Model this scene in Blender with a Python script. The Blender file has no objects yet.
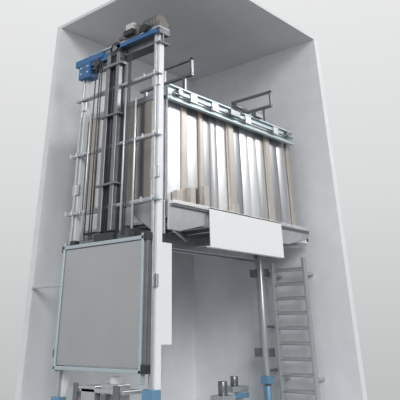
import bpy, bmesh, math
from mathutils import Vector, Matrix
S=5.0; ZO=1.1
sc=bpy.context.scene
sc.view_settings.view_transform='Standard'
def W(x,y,z): return Vector((x*S,y*S,z*S+ZO))
# ---------- materials
def mat(name,col,rough=.5,metal=0.,noise=0.,nscale=8.,bump=0.,stretch=None):
    m=bpy.data.materials.new(name); m.use_nodes=True; nt=m.node_tree
    b=nt.nodes['Principled BSDF']; b.inputs['Roughness'].default_value=rough; b.inputs['Metallic'].default_value=metal
    b.inputs['Base Color'].default_value=(*col,1)
    tc=nt.nodes.new('ShaderNodeTexCoord'); mp=nt.nodes.new('ShaderNodeMapping')
    if stretch: mp.inputs['Scale'].default_value=stretch
    n=nt.nodes.new('ShaderNodeTexNoise'); n.inputs['Scale'].default_value=nscale; n.inputs['Detail'].default_value=6
    nt.links.new(tc.outputs['Object'],mp.inputs[0]); nt.links.new(mp.outputs[0],n.inputs['Vector'])
    r=nt.nodes.new('ShaderNodeValToRGB')
    r.color_ramp.elements[0].position=.3; r.color_ramp.elements[1].position=.7
    r.color_ramp.elements[0].color=(*[c*(1-noise) for c in col],1)
    r.color_ramp.elements[1].color=(*[min(1,c*(1+noise)) for c in col],1)
    nt.links.new(n.outputs[0],r.inputs[0]); nt.links.new(r.outputs[0],b.inputs['Base Color'])
    if bump:
        bp=nt.nodes.new('ShaderNodeBump'); bp.inputs['Strength'].default_value=bump; bp.inputs['Distance'].default_value=.02
        nt.links.new(n.outputs[0],bp.inputs['Height']); nt.links.new(bp.outputs[0],b.inputs['Normal'])
    return m
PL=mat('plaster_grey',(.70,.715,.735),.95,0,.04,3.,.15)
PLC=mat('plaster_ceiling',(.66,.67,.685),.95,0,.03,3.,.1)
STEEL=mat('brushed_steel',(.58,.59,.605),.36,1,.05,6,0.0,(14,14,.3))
STEELB=mat('highlight_toned_steel',(.80,.81,.825),.38,.95,.04,6,0,(14,14,.3))  # same steel, lighter: panel highlights put into the base colour
STEELD=mat('shade_toned_steel',(.38,.385,.395),.36,.9,.05,6,0,(14,14,.3))  # same steel, darker: dim reflections put into the base colour
BEIGE=mat('warm_steel',(.50,.465,.425),.42,.5,.04)
WHITE=mat('white_paint',(.80,.815,.83),.4,0,.01)
GALV=mat('galvanised',(.54,.56,.58),.34,.7,.06,10)
LADM=mat('ladder_steel',(.50,.515,.53),.4,.6,.05,10)
DARK=mat('dark_metal',(.06,.063,.07),.4,.6,.1)
MID=mat('mid_grey_metal',(.22,.23,.245),.33,.75,.1)
BLACK=mat('black_rubber',(.02,.02,.022),.5,0,.1)
BLUE=mat('blue_paint',(.03,.13,.31),.4,0,.04)
MBLUE=mat('muted_blue',(.15,.30,.45),.4,.2,.04)
LBLUE=mat('satin_aluminium_cool',(.47,.55,.58),.38,.4,.03)
CWM=mat('counterweight_sheet',(.50,.51,.525),.28,.85,.03,2)
BROWN=mat('motor_housing',(.19,.18,.172),.4,.5,.1)
# ---------- builders
def group(name,x,y,z):
    e=bpy.data.objects.new(name,None); sc.collection.objects.link(e); e.location=W(x,y,z); e.empty_display_size=.2; return e
def finish(bm,name,m,g,bevel):
    me=bpy.data.meshes.new(name); bm.to_mesh(me); bm.free(); me.materials.append(m)
    o=bpy.data.objects.new(name,me); sc.collection.objects.link(o)
    if g:
        o.parent=g; o.matrix_parent_inverse=Matrix.Translation(-g.location)
    if bevel:
        md=o.modifiers.new('bevel','BEVEL'); md.width=bevel; md.segments=2; md.limit_method='ANGLE'
    return o
def addbox(bm,b):
    x0,x1,y0,y1,z0,z1=b
    vs=[bm.verts.new(W(x,y,z)) for z in (z0,z1) for y in (y0,y1) for x in (x0,x1)]
    for f in ((0,2,3,1),(4,5,7,6),(0,1,5,4),(2,6,7,3),(0,4,6,2),(1,3,7,5)): bm.faces.new([vs[i] for i in f])
def addcyl(bm,p,q,r,seg=20):
    a=W(*p); c=W(*q); d=c-a; L=d.length
    rot=d.to_track_quat('Z','Y').to_matrix().to_4x4()
    res=bmesh.ops.create_cone(bm,cap_ends=True,segments=seg,radius1=r*S,radius2=r*S,depth=L,matrix=Matrix.Translation((a+c)/2)@rot)
    for v in res['verts']:
        for f in v.link_faces:
            if len(f.verts)==4: f.smooth=True
def addbar(bm,p,q,w,h):
    a=W(*p); c=W(*q); d=c-a
    rot=d.to_track_quat('Z','Y').to_matrix().to_4x4()
    bmesh.ops.create_cube(bm,size=1,matrix=Matrix.Translation((a+c)/2)@rot@Matrix.Diagonal((w*S,h*S,d.length,1)))
def part(g,name,m,boxes=(),cyls=(),bars=(),bevel=.006,polys=()):
    bm=bmesh.new()
    for b in boxes: addbox(bm,b)
    for c in cyls: addcyl(bm,*c)
    for c in bars: addbar(bm,*c)
    for pts,off in polys:
        A=[bm.verts.new(W(*p)) for p in pts]; Bv=[bm.verts.new(W(p[0]+off[0],p[1]+off[1],p[2]+off[2])) for p in pts]
        bm.faces.new(A); bm.faces.new(Bv[::-1]); n=len(A)
        for i in range(n): bm.faces.new([A[(i+1)%n],A[i],Bv[i],Bv[(i+1)%n]])
    bmesh.ops.recalc_face_normals(bm,faces=bm.faces)
    return finish(bm,name,m,g,bevel)
def curved(g,name,m,a,b,base,d,z0,z1,axis,bow):
    """sheet panel, slightly bowed outwards. axis 'x': spans x, faces -y ; axis 'y': spans y, faces -x"""
    bm=bmesh.new(); n=12; rows=[]
    for z in (z0,z1):
        r=[]
        for i in range(n+1):
            t=i/n; s=a+(b-a)*t; o=base-d-bow*(1-(2*t-1)**2)
            r.append(bm.verts.new(W(s,o,z) if axis=='x' else W(o,s,z)))
        q=[bm.verts.new(W(s_,base+.002,z) if axis=='x' else W(base+.002,s_,z)) for s_ in (b,a)]
        rows.append(r+q)
    N=len(rows[0])
    for i in range(N):
        f=bm.faces.new([rows[0][i],rows[0][(i+1)%N],rows[1][(i+1)%N],rows[1][i]])
        if i<n: f.smooth=True
    bm.faces.new(rows[0]); bm.faces.new(rows[1])
    bmesh.ops.recalc_face_normals(bm,faces=bm.faces)
    for e in bm.edges:
        if len(e.link_faces)==2 and e.calc_face_angle(0)>.5: e.smooth=False
    return finish(bm,name,m,g,0)
# ---------- shaft
X0,X1,Y0,Y1=1.126,1.862,.991,1.637; T=.026; FZ=-.22
part(None,'wall_left',PL,[(X0,X1+T,Y1,Y1+T,FZ,1.0)],bevel=0)
part(None,'wall_right',PL,[(X1,X1+T,Y0,Y1,FZ,1.0)],bevel=0)
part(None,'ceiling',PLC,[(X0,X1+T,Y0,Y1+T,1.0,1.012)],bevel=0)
part(None,'floor',PL,[(X0-.15,X1+T,Y0-.05,Y1+T,FZ-.03,FZ)],bevel=0)
# ---------- car
CX0,CX1,CY0,CY1,CZ0,CZ1=1.168,1.822,1.128,1.50,.31,.613
car=group('elevator_car',1.5,1.3,.25)
part(car,'cabin_shell',MID,[(CX0,CX1,CY0,CY1,CZ0,CZ1)])
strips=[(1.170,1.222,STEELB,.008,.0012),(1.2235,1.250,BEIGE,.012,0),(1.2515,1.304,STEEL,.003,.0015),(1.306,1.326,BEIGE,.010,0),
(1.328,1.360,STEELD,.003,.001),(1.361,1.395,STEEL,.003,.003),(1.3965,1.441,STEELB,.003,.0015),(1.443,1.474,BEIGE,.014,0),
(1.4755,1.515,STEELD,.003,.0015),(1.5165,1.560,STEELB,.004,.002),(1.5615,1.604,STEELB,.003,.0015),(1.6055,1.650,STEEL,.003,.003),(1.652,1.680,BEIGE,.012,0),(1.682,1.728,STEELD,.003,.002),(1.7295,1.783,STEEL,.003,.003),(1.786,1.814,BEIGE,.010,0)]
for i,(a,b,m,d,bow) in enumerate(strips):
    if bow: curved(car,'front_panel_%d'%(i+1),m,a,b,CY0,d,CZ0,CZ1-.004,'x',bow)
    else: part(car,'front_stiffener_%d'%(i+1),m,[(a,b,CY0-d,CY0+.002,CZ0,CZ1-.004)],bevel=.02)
for i,(a,b,h) in enumerate([(1.185,1.205,.03),(1.24,1.262,.045),(1.30,1.322,.06),(1.445,1.462,.03)]):
    part(car,'foot_bracket_%d'%(i+1),BEIGE,[(a,b,CY0-.03,CY0-.012,CZ0-.002,CZ0+h)])
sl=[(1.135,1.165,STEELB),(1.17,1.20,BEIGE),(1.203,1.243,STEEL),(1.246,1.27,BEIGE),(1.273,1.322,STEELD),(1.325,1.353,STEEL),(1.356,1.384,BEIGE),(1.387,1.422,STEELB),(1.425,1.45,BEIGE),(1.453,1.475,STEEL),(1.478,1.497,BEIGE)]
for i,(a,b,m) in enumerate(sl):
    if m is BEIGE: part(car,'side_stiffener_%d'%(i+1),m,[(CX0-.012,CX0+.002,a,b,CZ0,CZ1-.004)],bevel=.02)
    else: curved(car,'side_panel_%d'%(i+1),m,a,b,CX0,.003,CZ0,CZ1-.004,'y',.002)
part(car,'roof_trim',GALV,[(CX0-.012,CX1+.004,CY0-.014,CY0+.01,CZ1-.004,CZ1+.012),(CX0-.012,CX0+.01,CY0,CY1,CZ1-.004,CZ1+.012),(CX0,CX1,CY1-.02,CY1,CZ1,CZ1+.012),(CX1-.016,CX1+.004,CY0,CY1,CZ1,CZ1+.012)])
part(car,'foot_trim',DARK,[(CX0,CX1,CY0-.008,CY0,CZ0-.001,CZ0+.006),(CX0-.008,CX0,CY0,CY1,CZ0-.001,CZ0+.006)])
PX0,PX1,PY0,PY1=1.145,1.835,1.098,1.505
part(car,'platform_frame',WHITE,[(PX0,PX1,PY0,PY0+.012,.268,.308),(PX0,PX0+.012,PY0,PY1,.268,.308),(PX0,PX1,PY1-.012,PY1,.262,.308),(PX1-.012,PX1,PY0,PY1,.262,.308),
  (PX0,PX1,PY0,PY0+.03,.264,.268),(PX0,PX0+.03,PY0,PY1,.264,.268),(PX0,PX1,PY1-.03,PY1,.258,.263)])
part(car,'platform_deck',DARK,[(PX0+.012,PX1-.012,PY0+.012,PY1-.012,.292,.309)])
part(car,'platform_ribs',GALV,[(x,x+.010,PY0+.012,PY1-.012,.262,.292) for x in (1.20,1.26,1.33,1.40,1.56,1.64,1.72,1.78)])
part(car,'sling_beams',GALV,[(PX0-.02,PX1,1.27,1.285,.222,.262),(PX0-.02,PX1,1.315,1.33,.222,.262),(1.46,1.475,PY0+.02,PY1,.235,.262)])
part(car,'door_sill',STEELB,[(PX0+.01,PX1-.01,PY0-.014,PY0+.03,.300,.310)])
part(car,'sill_lip',MID,[(PX0+.01,PX1-.01,PY0-.012,PY0-.004,.294,.300)])
part(car,'apron',WHITE,[(1.300,1.652,1.080,1.084,.205,.308),(1.300,1.652,1.080,1.100,.303,.308),(1.300,1.652,1.084,1.096,.205,.209)])
part(car,'corner_gussets',GALV,polys=[([(1.145,1.092,.308),(1.30,1.092,.308),(1.30,1.092,.262),(1.19,1.092,.235),(1.145,1.092,.235)],(0,.005,0)),
   ([(1.652,1.092,.308),(1.832,1.092,.308),(1.832,1.092,.28),(1.70,1.092,.25),(1.652,1.092,.25)],(0,.005,0)),
   ([(1.138,1.10,.308),(1.138,1.22,.308),(1.138,1.22,.285),(1.138,1.13,.225),(1.138,1.10,.225)],(.005,0,0))])
part(car,'underside_braces',GALV,bars=[((1.16,1.11,.25),(1.46,1.30,.25),.008,.008),((1.16,1.48,.25),(1.46,1.30,.25),.008,.008),((1.46,1.30,.24),(1.81,1.12,.255),.008,.008),((1.46,1.30,.24),(1.81,1.48,.255),.008,.008)])
bal=group('car_top_balustrade',1.3,1.27,.63)
def loop(g,x,ya,yb,z0,z1,ym):
    part(g,'upper_rail',MID,[(x,x+.012,ya,ym,z1-.008,z1),(x,x+.012,ya,ya+.007,z0,z1),(x,x+.012,ym-.007,ym,z0,z1)])
    part(g,'lower_rail',MID,[(x,x+.012,ya,yb,z0-.005,z0+.004)])
    part(g,'legs',MID,[(x,x+.010,ya+.03,ya+.04,CZ1+.001,z0),(x,x+.010,yb-.03,yb-.02,CZ1+.001,z0)])
loop(bal,1.30,1.14,1.38,.727,.784,1.27)
b2=group('car_top_balustrade.001',1.7,1.2,.63)
loop(b2,1.70,1.11,1.31,.718,.775,1.29)
op=group('door_operator',1.45,1.1,.61)
part(op,'header_rail',LBLUE,[(1.150,1.80,1.100,1.106,.592,.632),(1.150,1.80,1.092,1.116,.630,.636),(1.150,1.80,1.090,1.104,.588,.594)])
part(op,'track',MID,[(1.16,1.79,1.088,1.094,.608,.612)],[((1.19,1.086,.618),(1.19,1.100,.618),.011),((1.76,1.086,.618),(1.76,1.100,.618),.011)])
part(op,'hangers',GALV,[(a,b,1.082,1.088,.598,.624) for a,b in ((1.23,1.26),(1.33,1.36),(1.50,1.53),(1.66,1.69))])
part(op,'drive_motor',MID,[(1.42,1.47,1.080,1.092,.606,.626),(1.56,1.60,1.082,1.10,.636,.650)],[((1.45,1.086,.643),(1.51,1.086,.643),.008)])
part(op,'mounting_arms',GALV,[(a,a+.012,1.104,1.135,.618,.628) for a in (1.17,1.33,1.47,1.62,1.77)])
# ---------- guide rails of the mast
MX=1.11
def rail(name,x,y,z1,w=.024):
    g=group(name,x,y,FZ)
    part(g,'rail_web',WHITE,[(x-.003,x+.016,y-w/2,y+w/2,FZ,z1)])
    part(g,'rail_blade',GALV,[(x-.012,x-.003,y-.004,y+.004,FZ,z1)])
    return g
r1=rail('guide_rail',MX,1.105,.80,.021); r2=rail('guide_rail.001',MX,1.438,.80,.019)
part(r1,'fishplates',GALV,[(MX-.008,MX+.0,1.09,1.12,z,z+.03) for z in (.62,.36,.10)])
part(r2,'fishplates',GALV,[(MX-.008,MX+.0,1.423,1.453,z,z+.03) for z in (.62,.36,.10)])
part(r1,'rail_foot',MBLUE,[(MX-.02,MX+.03,1.08,1.13,FZ,FZ+.012),(MX-.018,MX+.01,1.088,1.122,-.135,-.105)])
part(r2,'rail_foot',MBLUE,[(MX-.02,MX+.03,1.41,1.465,FZ,FZ+.012),(MX-.018,MX+.01,1.42,1.455,-.155,-.135)])
part(r1,'cover_strip',WHITE,[(1.132,1.176,1.108,1.112,-.02,.205)])
br=group('rail_bracket',MX,1.27,.45)
bx=[]
for z in (.655,.475,.305):
    bx+=[(MX-.014,MX-.008,1.085,1.465,z,z+.006),(MX-.014,MX+.004,1.085,1.465,z-.003,z)]
    for y in (1.085,1.105,1.145,1.40,1.438,1.465): bx.append((MX-.018,MX-.014,y-.003,y+.003,z-.004,z+.010))
part(br,'cross_bars',GALV,bx)
part(br,'wall_arms',GALV,[(MX+.012,MX+.024,1.442,Y1,z,z+.006) for z in (.12,)])
# machine
tm=group('traction_machine',MX,1.2,.8)
part(tm,'bed_beam',MID,[(MX-.012,MX+.03,1.085,1.40,.782,.802),(MX-.012,MX+.03,1.085,1.40,.752,.757),(MX,MX+.006,1.085,1.40,.757,.782)])
part(tm,'bed_flange',GALV,[(MX-.016,MX+.03,1.085,1.40,.800,.805)])
part(tm,'blue_beam',BLUE,[(MX-.02,MX+.03,1.34,1.478,.778,.80),(MX-.020,MX+.02,1.40,1.456,.728,.778),(MX-.016,MX+.034,1.30,1.40,.764,.785),(MX-.022,MX-.012,1.095,1.30,.782,.797)])
part(tm,'blue_beam_bolts',GALV,[],[((MX-.024,y,z),(MX-.016,y,z),.004,8) for y in (1.41,1.443) for z in (.745,.765)])
part(tm,'motor',BROWN,[(MX-.02,MX+.04,1.17,1.24,.804,.838),(MX-.01,MX+.03,1.09,1.13,.804,.828)],[((MX+.01,1.10,.83),(MX+.01,1.26,.83),.024),((MX+.01,1.26,.83),(MX+.01,1.28,.83),.016)])
part(tm,'motor_fins',MID,[],[((MX+.01,y,.83),(MX+.01,y+.003,.83),.027) for y in (1.11,1.12,1.13,1.14,1.15,1.16)])
part(tm,'terminal_box',GALV,[(MX-.026,MX-.01,1.19,1.225,.825,.85)])
part(tm,'brake',BLACK,[(MX-.035,MX-.018,1.185,1.225,.806,.824)],[((MX-.03,1.14,.81),(MX-.01,1.14,.81),.014)])
part(tm,'sheave',DARK,[],[((MX-.022,1.275,.785),(MX+.01,1.275,.785),.024),((MX-.026,1.36,.76),(MX-.005,1.36,.76),.014)])
part(tm,'sheave_hub',MID,[],[((MX-.026,1.275,.785),(MX-.021,1.275,.785),.010)])
# suspension
sr=group('suspension_ropes',MX,1.27,.5)
part(sr,'hoist_columns',MID,[(MX-.03,MX-.010,1.243,1.258,.24,.765),(MX-.03,MX-.010,1.287,1.302,.24,.765)],bevel=.01)
part(sr,'hoist_channel',DARK,[(MX-.012,MX-.004,1.238,1.308,.235,.77)])
part(sr,'ropes',DARK,[],[((MX-.02,y,.225),(MX-.02,y,.76),.0022,8) for y in (1.268,1.277,1.335,1.345,1.365,1.20,1.208)])
part(sr,'rope_rods',GALV,[],[((MX-.012,y,.24),(MX-.012,y,.60),.0035,8) for y in (1.18,1.225,1.385)])
part(sr,'rope_clamp',MID,[(MX-.034,MX-.008,1.23,1.315,.36,.366),(MX-.034,MX-.008,1.23,1.315,.56,.566),(MX-.034,MX-.008,1.23,1.315,.72,.73)])
# counterweight
cw=group('counterweight',MX-.02,1.28,.1)
a,b,z0,z1=1.112,1.437,-.076,.216; x=MX-.03
part(cw,'filler_sheet',CWM,[(x,x+.006,a+.010,b-.010,z0+.010,z1-.010)])
part(cw,'frame',LBLUE,[(x-.004,x+.012,a,a+.008,z0-.02,z1+.006),(x-.004,x+.012,b-.008,b,z0-.005,z1+.006),(x-.004,x+.012,a,b,z1-.009,z1),(x-.004,x+.012,a,b,z0,z0+.008)])
part(cw,'guide_shoes',DARK,[(x-.004,x+.016,1.098,1.112,z,z+.018) for z in (-.075,.205)]+[(x+.0,x+.016,b,b+.010,z,z+.018) for z in (-.05,.20)])
part(cw,'weights',GALV,[(x+.006,x+.012,a+.01,b-.01,z0+.01,z1-.01)])
part(cw,'hitch',DARK,[(x,x+.018,1.235,1.31,z1,z1+.02),(x-.003,x+.016,1.15,1.17,z1,z1+.012),(x-.003,x+.016,1.39,1.41,z1,z1+.012)])
part(cw,'side_screen',MID,[(x,x+.010,a-.012,a-.004,z0,z1)])
# buffer under counterweight
bf=group('counterweight_buffer',MX,1.28,FZ)
part(bf,'stand',GALV,[(MX-.02,MX+.02,1.20,1.26,FZ,-.10),(MX-.03,MX+.03,1.17,1.34,-.118,-.11),(MX-.03,MX+.03,1.27,1.32,-.14,-.105),(MX-.02,MX+.02,1.35,1.39,FZ,-.11)])
part(bf,'cylinder',WHITE,[(MX-.03,MX+.03,1.15,1.40,FZ,FZ+.01)],[((MX,1.30,FZ),(MX,1.30,-.14),.016),((MX,1.23,-.10),(MX,1.23,-.085),.014)])
part(bf,'fittings',MID,[(MX-.035,MX-.03,1.18,1.20,-.15,-.10),(MX-.035,MX-.03,1.33,1.345,-.16,-.10),(MX-.035,MX-.02,1.225,1.24,-.17,-.12)],[((MX-.04,1.15,-.155),(MX-.04,1.34,-.15),.003,10)])
# right hand rail + jack
r3=group('guide_rail.002',1.80,1.30,FZ)
part(r3,'rail',GALV,[(1.800,1.806,1.268,1.300,FZ,.26),(1.79,1.80,1.28,1.288,FZ,.26)])
part(r3,'jack',GALV,[],[((1.775,1.262,-.12),(1.775,1.262,.26),.010)])
part(r3,'foot',MBLUE,[(1.759,1.794,1.249,1.277,-.130,-.110)],[((1.775,1.262,FZ),(1.775,1.262,-.135),.010)])
part(r3,'wall_clamps',MID,[(1.79,X1,1.262,1.272,z,z+.008) for z in (.18,.02,-.1)]+[(1.78,1.81,1.25,1.31,z-.01,z+.014) for z in (.18,-.05)])
cb=group('car_buffer',1.6,1.3,FZ)
part(cb,'bracket',GALV,[(1.66,1.74,1.31,1.36,-.15,-.135),(1.69,1.71,1.31,1.33,FZ,-.15),(1.60,1.66,1.30,1.35,-.17,-.155),(1.62,1.64,1.31,1.33,FZ,-.17)])
part(cb,'plungers',MID,[],[((1.70,1.335,-.135),(1.70,1.335,-.11),.012),((1.63,1.325,-.155),(1.63,1.325,-.12),.014)])
part(cb,'base',MBLUE,[(1.58,1.78,1.28,1.38,FZ,FZ+.008),(1.665,1.735,1.305,1.309,-.165,-.152)])
ld=group('pit_ladder',1.82,1.16,FZ)
part(ld,'stiles',LADM,[(1.806,1.824,1.108,1.118,FZ,.222),(1.806,1.824,1.232,1.242,FZ,.212)])
part(ld,'rungs',LADM,[],[((1.815,1.112,z),(1.815,1.238,z),.0055,12) for z in [-.19+.042*i for i in range(10)]])
part(ld,'wall_mounts',LADM,[(1.824,X1,y,y+.008,z,z+.008) for y in (1.109,1.233) for z in (.17,-.12)])
# ---------- lights
w=bpy.data.worlds.new('studio_world'); sc.world=w; w.use_nodes=True; nt=w.node_tree
bg=nt.nodes['Background']; tc=nt.nodes.new('ShaderNodeTexCoord'); sp=nt.nodes.new('ShaderNodeSeparateXYZ'); rp=nt.nodes.new('ShaderNodeValToRGB')
nt.links.new(tc.outputs['Generated'],sp.inputs[0]); mr=nt.nodes.new('ShaderNodeMapRange')
mr.inputs['From Min'].default_value=-.15; mr.inputs['From Max'].default_value=.55
nt.links.new(sp.outputs['Z'],mr.inputs['Value']); nt.links.new(mr.outputs[0],rp.inputs[0])
rp.color_ramp.elements[0].color=(.47,.475,.48,1); rp.color_ramp.elements[1].color=(.83,.835,.84,1)
e=rp.color_ramp.elements.new(.5); e.color=(.70,.705,.71,1)
# world dimmed behind the camera, added for dark reflections in the steel
dk=nt.nodes.new('ShaderNodeMapRange'); dk.inputs['From Min'].default_value=-.75; dk.inputs['From Max'].default_value=-.15
dk.inputs['To Min'].default_value=.35; dk.inputs['To Max'].default_value=1.0
nt.links.new(sp.outputs['Y'],dk.inputs['Value'])
vm=nt.nodes.new('ShaderNodeVectorMath'); vm.operation='SCALE'
nt.links.new(rp.outputs[0],vm.inputs[0]); nt.links.new(dk.outputs[0],vm.inputs['Scale']); nt.links.new(vm.outputs[0],bg.inputs['Color'])
bg.inputs['Strength'].default_value=1.0
sun=bpy.data.lights.new('sun','SUN'); sun.energy=1.15; sun.angle=.35; so=bpy.data.objects.new('sun',sun); sc.collection.objects.link(so)
so.rotation_euler=Vector((.6,.74,-.36)).to_track_quat('-Z','Y').to_euler(); so.location=(-3,-3,6)
def area(name,loc,tgt,sx,sy,en):
    l=bpy.data.lights.new(name,'AREA'); l.shape='RECTANGLE'; l.size=sx; l.size_y=sy; l.energy=en
    o=bpy.data.objects.new(name,l); sc.collection.objects.link(o); o.location=loc
    o.rotation_euler=(Vector(tgt)-Vector(loc)).to_track_quat('-Z','Y').to_euler()
area('highlight_helper_right',(14,-1.6,8),(7.3,5.6,3.2),3.0,2.6,330)  # unseen area lamp, added to streak highlights across the steel panels
area('highlight_helper_front',(3,-7,6),(7.5,6,3),4,6,520)  # added out-of-view lamp for highlights and front fill
# ---------- camera
cam=bpy.data.cameras.new('camera'); co=bpy.data.objects.new('camera',cam); sc.collection.objects.link(co); sc.camera=co
R=Matrix(((.6834,-.3712,-.6288),(-.7301,-.3477,-.5890),(0,.8610,-.5087)))
co.matrix_world=Matrix.Translation((0,0,ZO))@R.to_quaternion().to_matrix().to_4x4()
cam.sensor_width=36; cam.lens=576/400*36; cam.shift_x=26/400; cam.shift_y=-205/400; cam.clip_start=.05; cam.clip_end=200
